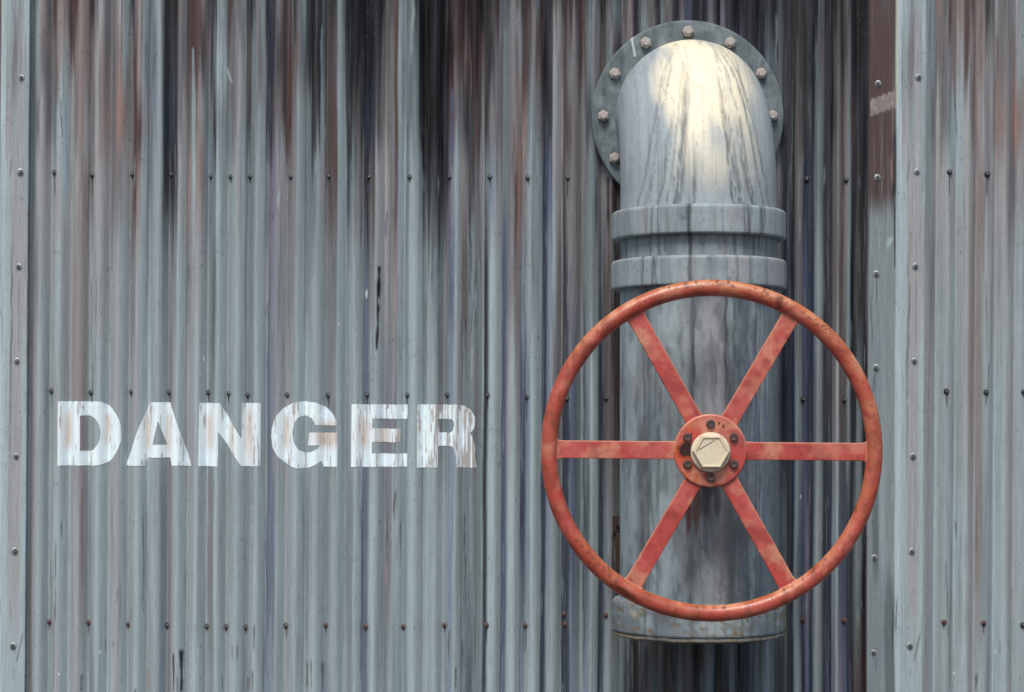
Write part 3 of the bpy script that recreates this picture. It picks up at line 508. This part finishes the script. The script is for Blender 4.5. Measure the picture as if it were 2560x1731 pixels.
# vertical runs
def lowpaint(cv):
    X, Y = cv.X, cv.Y
    bx = [-400,-188,-172,-158,-148,-138,-128,-100,-70,-58,-46,-34,-20,0,22,36,46,58,72,88,100,112,124,136,150,165,188,400]
    bc = 'gaaaGwGaaggGgpppPdGBdbbBbGGg'
    T_ = np.array([PAL[q] for q in bc]); ax = np.array([ARC(o) if abs(o) < 188 else math.copysign(RP*1.6+abs(o)*0.1, o) for o in bx])
    xw = X+5*(fbm(X, Y, 60, 180, 301, 2)-0.5)*2
    band = np.stack([np.interp(xw, ax, T_[:, q]) for q in range(3)], -1)
    m = (0.75*sstep(0.25, 0.55, fbm(X, Y, 30, 330, 303, 3)))[..., None]
    cv.C += (band-cv.C)*m
    # rust bleeding below the hub with the hub's shadow painted in dark, blue stain down the right side, dark streak beside it
    for a, y0, y1, wd, c, al in [(-40,1190,1350,12,'z',.9),(-20,1190,1330,14,'z',.8),(0,1190,1300,26,'D',.75),(24,1190,1290,16,'D',.6),(-48,1190,1290,12,'D',.7),(-64,1200,1330,6,'R',.4),(14,1240,1360,8,'P',.5),
        (-150,1300,1500,9,'G',.8),(-30,700,1100,4,'D',.8),(-34,680,860,9,'d',.7),(45,700,1100,5,'D',.75),(70,690,900,20,'d',.6),(92,680,1560,14,'b',.6),(112,760,1560,9,'b',.6),(118,800,1250,4,'B',.7),(104,900,1200,8,'B',.4),
        (140,700,1000,3,'k',.5),(150,880,1060,1.6,'c',.8),(10,690,1080,16,'p',.7),(-5,900,1100,14,'P',.5),(-140,850,1100,5,'d',.7),(-115,900,1100,4,'d',.6),(-165,1150,1560,6,'p',.3),(-130,1180,1420,10,'w',.5),(-122,1150,1500,3,'D',.5),(60,1380,1560,12,'w',.4),(20,1330,1500,12,'P',.4)]:
        cv.stroke(ARC(a), y0, y1, wd, c, al, 4, head=0.1, tail=0.35, rag=0.05)
    cv.mix(sstep(0.48, 0.72, fbm(X, Y, 46, 90, 311, 4))*0.4, 'P'); cv.mix(sstep(0.55, 0.72, fbm(X, Y, 18, 60, 313, 4))*0.45, 'd')
    m = sstep(1340, 1480, Y)*sstep(0.5, 0.62, fbm(X, Y, 7, 4, 61, 2))*sstep(0.4, 0.6, fbm(X, Y, 90, 120, 62, 2))
    cv.mix(m*0.5, 'd')
tube('collar', rcol(206, 491, 424), seed=7, brown=0.35, dens=0.35, base='a')
tube('pipe_section', [(RP-1, 430), (RP-1, 368)], seed=9, brown=0.8, dark=0.25)
tube('collar', rcol(207, 375, 307), seed=11, brown=0.5, dens=0.35, base='a')
low = tube('pipe_section', [(RP+1, 312), (RP+1, -430)], seed=13, brown=0.45, blue=0.4, extra=lowpaint)
def botpaint(cv):
    X, Y = cv.X, cv.Y
    b = cv.ys[-1]; m = sstep(0.42, 0.6, fbm(X, Y, 34, 14, 71, 3))*sstep(b-130, b-70, Y)
    cv.mix(m*0.55, lin((92,92,80))); cv.mix(sstep(0.62, 0.7, fbm(X, Y, 22, 8, 72, 3))*sstep(b-120, b-95, Y)*0.8, lin((120,96,58)))
    cv.mix(np.exp(-((X+168)/12)**2-((Y-(cv.ys[0]+42))/8)**2)*0.7, lin((196,186,162)))
    cv.mix(sstep(0.5, 0.7, fbm(X, Y, 60, 60, 75, 2))*0.5, 'b')
tube('end_collar', rcol(205, -420, -498, 14), seed=15, brown=0.2, blue=0.6, extra=botpaint)
tube('end_lip', [(RP-2, -497.5), (204, -498.5), (204.5, -504), (199, -508), (RP-14, -508), (RP-14, -300)], seed=17, brown=0.4, dark=0.3, extra=lambda cv: cv.mix(0.3+0.5*sstep(0.4, 0.6, fbm(cv.X, cv.Y, 30, 8, 74, 3)), lin((110,94,66))))
# elbow: a quarter bend from the flange down into the vertical run
def elbow():
    Rb = 214.0; d0 = PD-Rb; h0 = HZ-FCY
    na, nc = 150, 300
    th = np.linspace(-0.12, PI/2+0.36, na); ph = np.linspace(-PI, PI, nc, endpoint=False)
    tube_r = np.interp(th, [0, PI/2], [180.5, RP-0.5])
    rows = []
    ys = FCY-60+th*Rb*1.7
    cv = Canvas(ph*RP, ys)
    X, Y = cv.X, cv.Y
    pipepaint(cv, 'a', 23, brown=0.15, blue=0.4)
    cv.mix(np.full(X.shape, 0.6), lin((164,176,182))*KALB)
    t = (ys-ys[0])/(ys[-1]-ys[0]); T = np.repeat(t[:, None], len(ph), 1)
    # cream patches mixed over the crown, fading to the sides and lower down
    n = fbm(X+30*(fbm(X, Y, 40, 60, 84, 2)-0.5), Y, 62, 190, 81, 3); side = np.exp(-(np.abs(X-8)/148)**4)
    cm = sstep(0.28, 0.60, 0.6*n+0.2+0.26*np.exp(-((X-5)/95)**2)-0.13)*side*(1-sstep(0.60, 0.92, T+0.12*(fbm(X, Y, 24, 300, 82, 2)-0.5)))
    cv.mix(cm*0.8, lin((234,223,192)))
    for a, y0, y1, wd, c, al in [(-70,430,640,10,'d',.75),(-60,400,640,14,'G',.6),(-85,380,640,5,'w',.5),(-50,380,560,7,'w',.4),(-34,520,640,10,'G',.8),(-30,540,640,4,'D',.6),(62,430,640,7,'d',.8),(70,380,640,4,'D',.6),(84,480,640,12,'G',.7),(104,300,640,6,'d',.6),(128,260,640,9,'G',.7),(112,470,640,12,'d',.6),
          (150,240,640,8,'d',.5),(-130,300,640,6,'G',.6),(-150,300,640,7,'d',.5),(-112,460,640,8,'d',.55),(50,300,460,3,'w',.4),(95,240,420,3,'d',.5),(140,240,400,4,'d',.5)]:
        y0 = ys[0]+(y0-235)*(ys[-1]-ys[0])/405; y1 = ys[0]+(y1-235)*(ys[-1]-ys[0])/405+30
        ln = a*0.0016; a = a-ln*(y1-y0)*0.7
        cv.stroke(a, y0, y1, wd, c, al*0.9, 5, ln, head=0.4, tail=0.05, rag=0.33)
        cv.stroke(a+3, y0, y1, wd*0.3, 'D', al*0.6, 6, ln, head=0.4, tail=0.05, rag=0.35)
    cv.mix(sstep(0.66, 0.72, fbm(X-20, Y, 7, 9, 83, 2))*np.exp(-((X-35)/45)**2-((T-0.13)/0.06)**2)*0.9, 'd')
    for k in range(26):
        q = random.Random(k+300); a0 = q.uniform(-120, 130); yy = ys[0]+(ys[-1]-ys[0])*q.uniform(0.15, 0.85)
        cv.stroke(a0, yy, yy+q.uniform(8, 26), q.uniform(0.8, 2.0), 'w', q.uniform(0.4, 0.9), 1, q.uniform(-0.6, 0.6), 0.1, 0.3)
    cv.streaks(260, (0.6, 2.2), (60, 300), 'ddGgww', (0.08, 0.32), x0=-260, x1=260)
    cv.streaks(120, (0.8, 3), (60, 300), 'cc', (0.1, 0.35), x0=-260, x1=260)
    A = th[:, None]; r = tube_r[:, None]
    # radial outward direction of the bend: at th=0 up, at 90 deg toward the viewer
    ro = r*np.cos(ph)[None]; rs_ = r*np.sin(ph)[None]
    Dd = d0+(Rb+ro)*np.sin(A); Hh = (h0-Rb)+(Rb+ro)*np.cos(A)
    over = A < 0; Dd = np.where(over, d0+Rb*A, Dd); Hh = np.where(over, h0+ro, Hh)
    und = A > PI/2; Dd = np.where(und, d0+Rb+ro, Dd); Hh = np.where(und, (h0-Rb)-(A-PI/2)*Rb, Hh)
    xc = np.interp(th, [0, PI/2], [FCX+1, PXC])[:, None]
    V = np.stack([(xc+rs_-1280)*S, -Dd*S, 1.6+Hh*S], -1).reshape(-1, 3)
    f = gridfaces(na, nc, True)[:, ::-1].copy()
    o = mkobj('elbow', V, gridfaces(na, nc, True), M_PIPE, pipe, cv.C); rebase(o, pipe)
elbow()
# flange
def flange():
    nseg = 700; ph = np.linspace(0, 2*PI, nseg, endpoint=False)
    prof = [(238, 4), (239.5, 8), (239.5, 22), (238, 24.5), (234, 25.5)]+[(234-i*1.5, 25.5) for i in range(1, 39)]+[(176, 25.5)]
    R = np.array([p[0] for p in prof])[:, None]; D = np.array([p[1] for p in prof])[:, None]
    X = FCX+R*np.cos(ph)[None]; Y = FCY-R*np.sin(ph)[None]; Dd = D+0*X
    cv = Canvas([0, 1], [0, 1]); cv.X, cv.Y = X, Y; cv.C = np.tile(lin((126,138,142))*KALB, X.shape+(1,))
    cv.C = np.broadcast_to(lin((92,104,106))*KALB, X.shape+(3,)).copy()
    cv.mix(sstep(0.3, 0.8, fbm(X, Y, 50, 70, 61, 4))*0.6, 'G'); cv.mix(sstep(0.3, 0.8, fbm(X, Y, 14, 60, 63, 4))*0.7, 'd'); cv.mix(sstep(0.4, 0.85, fbm(X, Y, 40, 30, 65, 4))*0.45, 'g')
    cv.mix(sstep(0.6, 0.75, fbm(X, Y, 10, 26, 67, 2))*0.3, 'D')
    # white drip of sealant
    m = np.exp(-((X-(1577+(Y-97)*0.18))/(1.9))**2)*(Y > 94)*(Y < 146); cv.mix(m*0.7, 'W')
    cv.mix(np.exp(-((X-1574)/6)**2-((Y-98)/3.0)**2)*0.95, 'W')
    V = np.stack([(X-1280)*S, -Dd*S, 1.6+(HZ-Y)*S], -1).reshape(-1, 3)
    o = mkobj('flange', V, gridfaces(len(prof), nseg, True)[:, ::-1].copy(), M_PIPE, pipe, cv.C, angle=35); rebase(o, pipe); return o
fl = flange()
def bolt_mesh():
    bm = bmesh.new()
    def ring(r, h, k, off=0): return [bm.verts.new((r*S*math.cos(2*PI*i/k+off), -h*S, r*S*math.sin(2*PI*i/k+off))) for i in range(k)]
    def stack(rs, cap=True, sm=False):
        for a, b in zip(rs, rs[1:]):
            k = len(a)
            for i in range(k): bm.faces.new((a[i], a[(i+1) % k], b[(i+1) % k], b[i])).smooth = sm
        if cap: bm.faces.new(rs[-1])
    stack([ring(14.5, -1, 6, 0.3), ring(14.5, 9, 6, 0.3), ring(12.5, 11, 6, 0.3)])
    stack([ring(8.8, 9, 16), ring(8.8, 18, 16), ring(7.8, 19.2, 16)])
    bmesh.ops.recalc_face_normals(bm, faces=bm.faces)
    me = bpy.data.meshes.new('bolt'); bm.to_mesh(me); bm.free(); me.materials.append(M_BOLT)
    bm = None; return me
MB = bolt_mesh()
for k in range(12):
    if k in (5, 6, 7): continue
    a = math.radians(90+30*k)
    x, y = FCX+210*math.cos(a), FCY-210*math.sin(a)
    o = bpy.data.objects.new('bolt', MB); COL.objects.link(o); o.parent = fl
    o.location = P(x, y, 25.5); o.rotation_euler = (0, random.Random(k).uniform(-0.5, 0.5), 0)
# rusty bracket behind the pipe
def box(bm, a, b):
    xs, ys, ds = zip(a, b); vv = []
    for x in xs:
        for y in ys:
            for d in ds: vv.append(bm.verts.new(P(x, y, d)))
    for f in ((0,1,3,2),(4,6,7,5),(0,4,5,1),(2,3,7,6),(0,2,6,4),(1,5,7,3)): bm.faces.new([vv[i] for i in f])
bm = bmesh.new()
box(bm, (1531, 1290, 7), (1900, 1331, 14)); box(bm, (1560, 1286, 14.3), (1890, 1334, 90)); box(bm, (1538, 1332, 7), (1556, 1520, 30))
bmesh.ops.recalc_face_normals(bm, faces=bm.faces); bmesh.ops.bevel(bm, geom=bm.edges[:], offset=0.0015, segments=1, affect='EDGES')
me = bpy.data.meshes.new('wall_bracket'); bm.to_mesh(me); bm.free(); me.materials.append(M_RUSTY)
br = bpy.data.objects.new('wall_bracket', me); COL.objects.link(br); br.parent = pipe; rebase(br, pipe); br['label'] = 'rusty brown bracket behind the pipe'
o = bpy.data.objects.new('bolt', MB); COL.objects.link(o); o.parent = br; o.location = P(1547, 1310, 14); o.scale = (0.6, 0.6, 0.6)
o.data = MB.copy(); o.data.materials[0] = M_RUSTY

# ------------------------------------------------------------------ THE HANDWHEEL
WD = 565.0; MW = 1/(1-WD/DC)
def SC(sx, sy, d=WD):   # where it shows at depth d -> wall coordinates
    k = 1-d/DC; return 1280+(sx-1280)*k, HZ+(sy-HZ)*k
WX, WY = SC(1779, 1127)
wheel = empty('valve_handwheel', P(WX, WY, WD), 'large red six-spoked valve handwheel with cream hex nut, in front of the grey pipe', 'valve wheel')
RED = lin((168,66,60)); PINK = lin((180,88,81)); DRED = lin((136,52,48)); ORG = lin((172,104,56)); SAL = lin((196,140,112)); RUST = lin((92,40,24))
def redpaint(X, Y, seed, up=None, rimc=0.0):
    C = np.tile(RED, X.shape+(1,)); C = np.broadcast_to(RED, X.shape+(3,)).copy()
    def mx(m, c): C[...] = C+(c-C)*np.clip(m, 0, 1)[..., None]
    mx(sstep(0.42, 0.68, fbm(X, Y, 60, 60, seed, 3))*0.8, PINK); mx(sstep(0.5, 0.72, fbm(X, Y, 40, 45, seed+1, 3))*0.7, DRED)
    mx(sstep(0.58, 0.75, fbm(X, Y, 45, 50, seed+2, 3))*0.5, SAL); mx(sstep(0.55, 0.8, fbm(X, Y, 8, 8, seed+3, 2))*0.25, DRED)
    if rimc:
        mx(rimc*(0.45+0.55*sstep(0.3, 0.7, fbm(X, Y, 70, 70, seed+21, 3))), lin((158,74,48)))
        mx(sstep(0.5, 0.72, fbm(X, Y, 16, 22, seed+23, 3))*0.55, lin((118,56,40)))
    mx(sstep(0.55, 0.8, fbm(X, Y, 50, 34, seed+31, 3))*0.35, SAL)
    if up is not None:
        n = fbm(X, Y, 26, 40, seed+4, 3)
        mx(sstep(0.2, 0.75, up+0.45*(n-0.5))*0.8, ORG); mx(np.exp(-((up-0.62)/0.16)**2)*sstep(0.35, 0.65, n)*0.75, SAL)  # upward faces: orange weathering and a salmon highlight painted into the colour
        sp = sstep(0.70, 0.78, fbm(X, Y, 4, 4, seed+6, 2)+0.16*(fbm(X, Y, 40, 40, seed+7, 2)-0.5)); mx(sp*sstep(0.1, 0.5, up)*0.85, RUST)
    ch = sstep(0.86, 0.90, fbm(X, Y, 6, 6, seed+8, 2)+0.35*(fbm(X, Y, 70, 70, seed+9, 2)-0.5)); mx(ch*0.8, RUST)
    return C
def rim():
    R, r = 359.5, 18.3; n1, n2 = 460, 40
    A, B = np.meshgrid(np.linspace(0, 2*PI, n1, endpoint=False), np.linspace(0, 2*PI, n2, endpoint=False), indexing='ij')
    rr = r*(1+0.012*(fbm(A*R, B*r, 30, 15, 5, 2)-0.5)*2)
    X = (R+rr*np.cos(B))*np.cos(A); Y = (R+rr*np.cos(B))*np.sin(A); D = rr*np.sin(B)
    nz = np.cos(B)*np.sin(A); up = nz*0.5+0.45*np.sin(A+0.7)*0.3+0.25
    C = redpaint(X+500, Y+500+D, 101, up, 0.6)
    def chip(sx, sy, rx, ry, ang, al=0.95):   # worn spots seen on the rim
        wx, wy = SC(sx, sy); dx = X-(wx-WX); dy = Y-(WY-wy); c, s_ = math.cos(ang), math.sin(ang)
        u = (dx*c+dy*s_)/rx; v = (-dx*s_+dy*c)/ry
        m = sstep(1.25, 0.6, np.sqrt(u*u+v*v)+0.9*(fbm(X, Y, 5, 5, int(sx), 2)-0.5))*(D > 0)*al
        C[...] = C+(RUST-C)*np.clip(m, 0, 1)[..., None]
    sstep_ = None
    chip(1560, 1478, 34, 6, -0.55); chip(1946, 752, 12, 11, 0.2, .8); chip(1806, 712, 7, 4, 0, .7); chip(1500, 760, 6, 6, 0, .7); chip(1945, 768, 9, 7, .2, .8)
    for k in range(9): chip(1440+k*14, 1350+k*15, 5, 3, -0.8, .8)
    for k in range(34):
        a = random.Random(k).uniform(0.4, 2.7); q = 427-random.Random(k+50).uniform(8, 24)
        chip(1779+q*math.cos(a), 1127-q*math.sin(a), random.Random(k+9).uniform(2, 7), 2.2, a+1.57, .55)
    V = np.stack([(WX+X-1280)*S, -(WD+D)*S, 1.6+(HZ-WY+Y)*S], -1).reshape(-1, 3)
    f = []
    i = np.arange(n1)[:, None]; j = np.arange(n2)[None]
    a = i*n2+j; b = ((i+1) % n1)*n2+j; c = ((i+1) % n1)*n2+(j+1) % n2; d = i*n2+(j+1) % n2
    F = np.stack([a, b, c, d], -1).reshape(-1, 4)
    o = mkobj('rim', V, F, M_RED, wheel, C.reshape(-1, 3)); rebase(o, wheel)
_ss = sstep
def sstep(a, b, x):
    if a > b: return 1-_ss(b, a, x)
    return _ss(a, b, x)
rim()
def spoke(k):
    ang = math.radians(60*k-0.5); nl, nw = 90, 14; L0, L1 = 62, 344
    hw = 19.6; th = 5.0; e = 1.2
    # closed cross-section (w, depth) with rounded corners
    sec = [(-hw, -th), (-hw, th-e), (-hw+e, th)]+[(-hw+e+(2*hw-2*e)*i/nw, th+0.5*math.sin(PI*i/nw)) for i in range(1, nw)]+[(hw-e, th), (hw, th-e), (hw, -th)]
    sec += [(0, -th-0.3)]
    u = np.linspace(L0, L1, nl)[:, None]; sw = np.array([q[0] for q in sec])[None]; sdp = np.array([q[1] for q in sec])[None]
    flare = 1+0.10*sstep(326, 344, u)+0.10*(1-sstep(62, 100, u))
    Wd = sw*flare; U = u+0*Wd; D = sdp+0*U-1.0
    X = U*math.cos(ang)-Wd*math.sin(ang); Y = U*math.sin(ang)+Wd*math.cos(ang)
    C = redpaint(X+900, Y+900, 131+k*7)
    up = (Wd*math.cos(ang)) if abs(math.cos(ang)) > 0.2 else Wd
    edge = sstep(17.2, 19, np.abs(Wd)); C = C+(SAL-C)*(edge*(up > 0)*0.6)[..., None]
    V = np.stack([(WX+X-1280)*S, -(WD+D)*S, 1.6+(HZ-WY+Y)*S], -1).reshape(-1, 3)
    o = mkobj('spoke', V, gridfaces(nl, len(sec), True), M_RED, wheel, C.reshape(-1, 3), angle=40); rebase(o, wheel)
    # weld bead where the bar meets the rim
    bm = bmesh.new(); n = 22; rs = []
    for i in range(n+1):
        t = -23+46*i/n; uu = math.sqrt(359.5**2-t*t)-17.0; rad = 3.4+0.9*math.sin(i*2.3+k)
        cx, cy = uu*math.cos(ang)-t*math.sin(ang), uu*math.sin(ang)+t*math.cos(ang)
        ring = [bm.verts.new(((WX+cx+rad*math.cos(q)*math.cos(ang)-1280)*S, -(WD+2.5+rad*math.sin(q))*S, 1.6+(HZ-WY+cy+rad*math.cos(q)*math.sin(ang))*S)) for q in [2*PI*j/8 for j in range(8)]]
        rs.append(ring)
    for a, b in zip(rs, rs[1:]):
        for j in range(8): bm.faces.new((a[j], a[(j+1) % 8], b[(j+1) % 8], b[j])).smooth = True
    bm.faces.new(rs[0]); bm.faces.new(rs[-1]); bmesh.ops.recalc_face_normals(bm, faces=bm.faces)
    me = bpy.data.meshes.new('weld_bead'); bm.to_mesh(me); bm.free(); me.materials.append(M_RED)
    ca = me.color_attributes.new('paint', 'FLOAT_COLOR', 'POINT'); c = RED*0.4+SAL*0.6
    ca.data.foreach_set('color', np.tile([c[0], c[1], c[2], 1.0], len(me.vertices)))
    wb = bpy.data.objects.new('weld_bead', me); COL.objects.link(wb); wb.parent = o
for k in range(6): spoke(k)
def disc(name, prof, cx, cy, d0, material, colf, nseg=160, parent=wheel, k=None):
    ph = np.linspace(0, 2*PI, nseg, endpoint=False)
    P2 = []
    for (r0, h0), (r1, h1) in zip(prof, prof[1:]):
        n = max(1, int(math.hypot(r1-r0, h1-h0)/2.2))
        for i in range(n): P2.append((r0+(r1-r0)*i/n, h0+(h1-h0)*i/n))
    P2.append(prof[-1])
    R = np.array([p[0] for p in P2])[:, None]; D = np.array([p[1] for p in P2])[:, None]
    X = R*np.cos(ph)[None]; Y = R*np.sin(ph)[None]; Dd = D+0*X
    C = colf(X, Y, Dd)
    V = np.stack([(cx+X-1280)*S, -(d0+Dd)*S, 1.6+(HZ-cy+Y)*S], -1).reshape(-1, 3)
    o = mkobj(name, V, gridfaces(len(P2), nseg, True)[:, ::-1].copy(), material, parent, C.reshape(-1, 3), angle=35); rebase(o, wheel) if parent is wheel else None
    return o
HX, HY = SC(1775, 1127)
def hubcol(X, Y, D):
    C = redpaint(X+300, Y+300, 171)
    def mx(m, c): C[...] = C+(c-C)*np.clip(m, 0, 1)[..., None]
    n = fbm(X, Y, 14, 14, 181, 3)
    mx(sstep(0.45, 0.65, n)*sstep(-10, -50, X)*0.7, lin((196,88,38)))
    mx(sstep(1.15, 0.75, np.sqrt(((X+56)/24)**2+((Y+2)/22)**2)+0.7*(n-0.5)), lin((150,58,18)))
    mx(sstep(1.05, 0.7, np.sqrt(((X+52)/18)**2+((Y+0)/18)**2)+0.8*(n-0.5)), lin((44,12,8)))
    for sx, sy in ((19, 60), (28, 54), (-66, 44), (-42, 36), (-72, 40)):
        mx(sstep(1.3, 0.6, np.sqrt(((X-sx)/2.6)**2+((Y-sy)/4)**2)), lin((60,14,10)))
    for sx, y0, y1 in ((-58, -48, -72), (-33, -50, -76), (-30, -52, -66)): mx(np.exp(-((X-sx)/2.2)**2)*(Y < y0)*(Y > y1)*0.8, lin((176,76,30)))
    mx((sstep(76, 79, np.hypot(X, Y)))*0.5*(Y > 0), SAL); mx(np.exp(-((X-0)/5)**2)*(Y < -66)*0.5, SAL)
    return C
disc('hub_plate', [(79, -6), (80.5, -4), (80.5, 9), (79, 10.6), (77, 11.2), (20, 11.4)], HX, HY, WD, M_RED, hubcol)
disc('stem', [(1, -150), (34, -150), (34, -118), (26, -112), (26, -6)], HX, HY, WD, M_PIPE, lambda X, Y, D: np.broadcast_to(lin((96,70,66)), X.shape+(3,)).copy(), 64)
def hubbolt():
    bm = bmesh.new(); rs = []
    for r, h in ((9.8, -1), (9.8, 5.5), (9.0, 7.2), (6.5, 8.0), (5.5, 7.2)):
        rs.append([bm.verts.new((r*S*math.cos(2*PI*i/12), -h*S, r*S*math.sin(2*PI*i/12))) for i in range(12)])
    for a, b in zip(rs, rs[1:]):
        for i in range(12): bm.faces.new((a[i], a[(i+1) % 12], b[(i+1) % 12], b[i])).smooth = True
    bm.faces.new(rs[-1]); bmesh.ops.recalc_face_normals(bm, faces=bm.faces)
    me = bpy.data.meshes.new('hub_bolt'); bm.to_mesh(me); bm.free(); me.materials.append(M_RUSTBOLT); me.set_sharp_from_angle(angle=math.radians(45)); return me
HB = hubbolt()
wl = Vector(wheel.location)
for k in range(6):
    a = math.radians(90+60*k); o = bpy.data.objects.new('hub_bolt', HB); COL.objects.link(o); o.parent = wheel
    o.location = Vector(P(HX+59*math.cos(a), HY-59*math.sin(a), WD+11.2))-wl; o.rotation_euler = (0.05*math.cos(k*2), k, 0.05*math.sin(k))
# cream nut: round flange, tapered hexagon, shallow raised outline
NX, NY = SC(1777, 1131, WD+20)
def creamcol(X, Y, D):
    C = np.broadcast_to(lin((204,194,168)), X.shape+(3,)).copy()
    def mx(m, c): C[...] = C+(c-C)*np.clip(m, 0, 1)[..., None]
    mx(sstep(0.4, 0.7, fbm(X, Y, 16, 16, 191, 3))*0.5, lin((208,188,164))); mx(sstep(0.5, 0.7, fbm(X, Y, 12, 12, 193, 3))*0.4, lin((212,206,180)))
    mx(sstep(0.7, 0.8, fbm(X, Y, 4, 6, 195, 2))*0.5*(Y < -12), lin((150,60,50)))
    return C
nut = disc('hub_nut', [(42, 11), (44, 13), (44, 17), (42.5, 19.5), (38, 20.5), (5, 20.5)], NX, NY, WD, M_CREAM, creamcol, 96)
def hexring(name, prof, cap, colm):
    bm = bmesh.new(); rs = []
    for r, h in prof: rs.append([bm.verts.new(P(NX+r*math.cos(PI/3*i), NY-1-r*math.sin(PI/3*i), WD+h)) for i in range(6)])
    for a, b in zip(rs, rs[1:]):
        for i in range(6): bm.faces.new((a[i], a[(i+1) % 6], b[(i+1) % 6], b[i]))
    if cap: bm.faces.new(rs[-1])
    bmesh.ops.recalc_face_normals(bm, faces=bm.faces); bmesh.ops.bevel(bm, geom=[e for e in bm.edges if len(e.link_faces) == 2], offset=0.0009, segments=2, affect='EDGES')
    me = bpy.data.meshes.new(name); bm.to_mesh(me); bm.free(); me.materials.append(M_CREAM)
    v = np.zeros(len(me.vertices)*3); me.vertices.foreach_get('co', v); v = v.reshape(-1, 3)/S
    c = creamcol(v[:, 0]-v[:, 0].mean(), v[:, 2]-v[:, 2].mean(), 0); c4 = np.ones((len(v), 4)); c4[:, :3] = c
    me.color_attributes.new('paint', 'FLOAT_COLOR', 'POINT').data.foreach_set('color', c4.ravel())
    o = bpy.data.objects.new(name, me); COL.objects.link(o); o.parent = nut; return o
hexring('hex_head', [(42.5, 19.8), (38.5, 36), (34.5, 36), (33.6, 33.4), (5, 33.4)], True, None)
bm = bmesh.new()   # the slanting scratch raised on the nut face
a = Vector(P(NX-27, NY-6, WD+33.3)); b = Vector(P(NX+7, NY-26, WD+33.3)); n_ = Vector((-(b-a).z, 0, (b-a).x)).normalized()*0.0012
vv = [bm.verts.new(p) for p in (a-n_, b-n_, b+n_, a+n_)]; v2 = [bm.verts.new(p.co+Vector((0, -0.0008, 0))) for p in vv]
bm.faces.new(v2)
for i in range(4): bm.faces.new((vv[i], vv[(i+1) % 4], v2[(i+1) % 4], v2[i]))
me = bpy.data.meshes.new('scratch_ridge'); bm.to_mesh(me); bm.free(); me.materials.append(M_RUSTBOLT)
o = bpy.data.objects.new('scratch_ridge', me); COL.objects.link(o); o.parent = nut
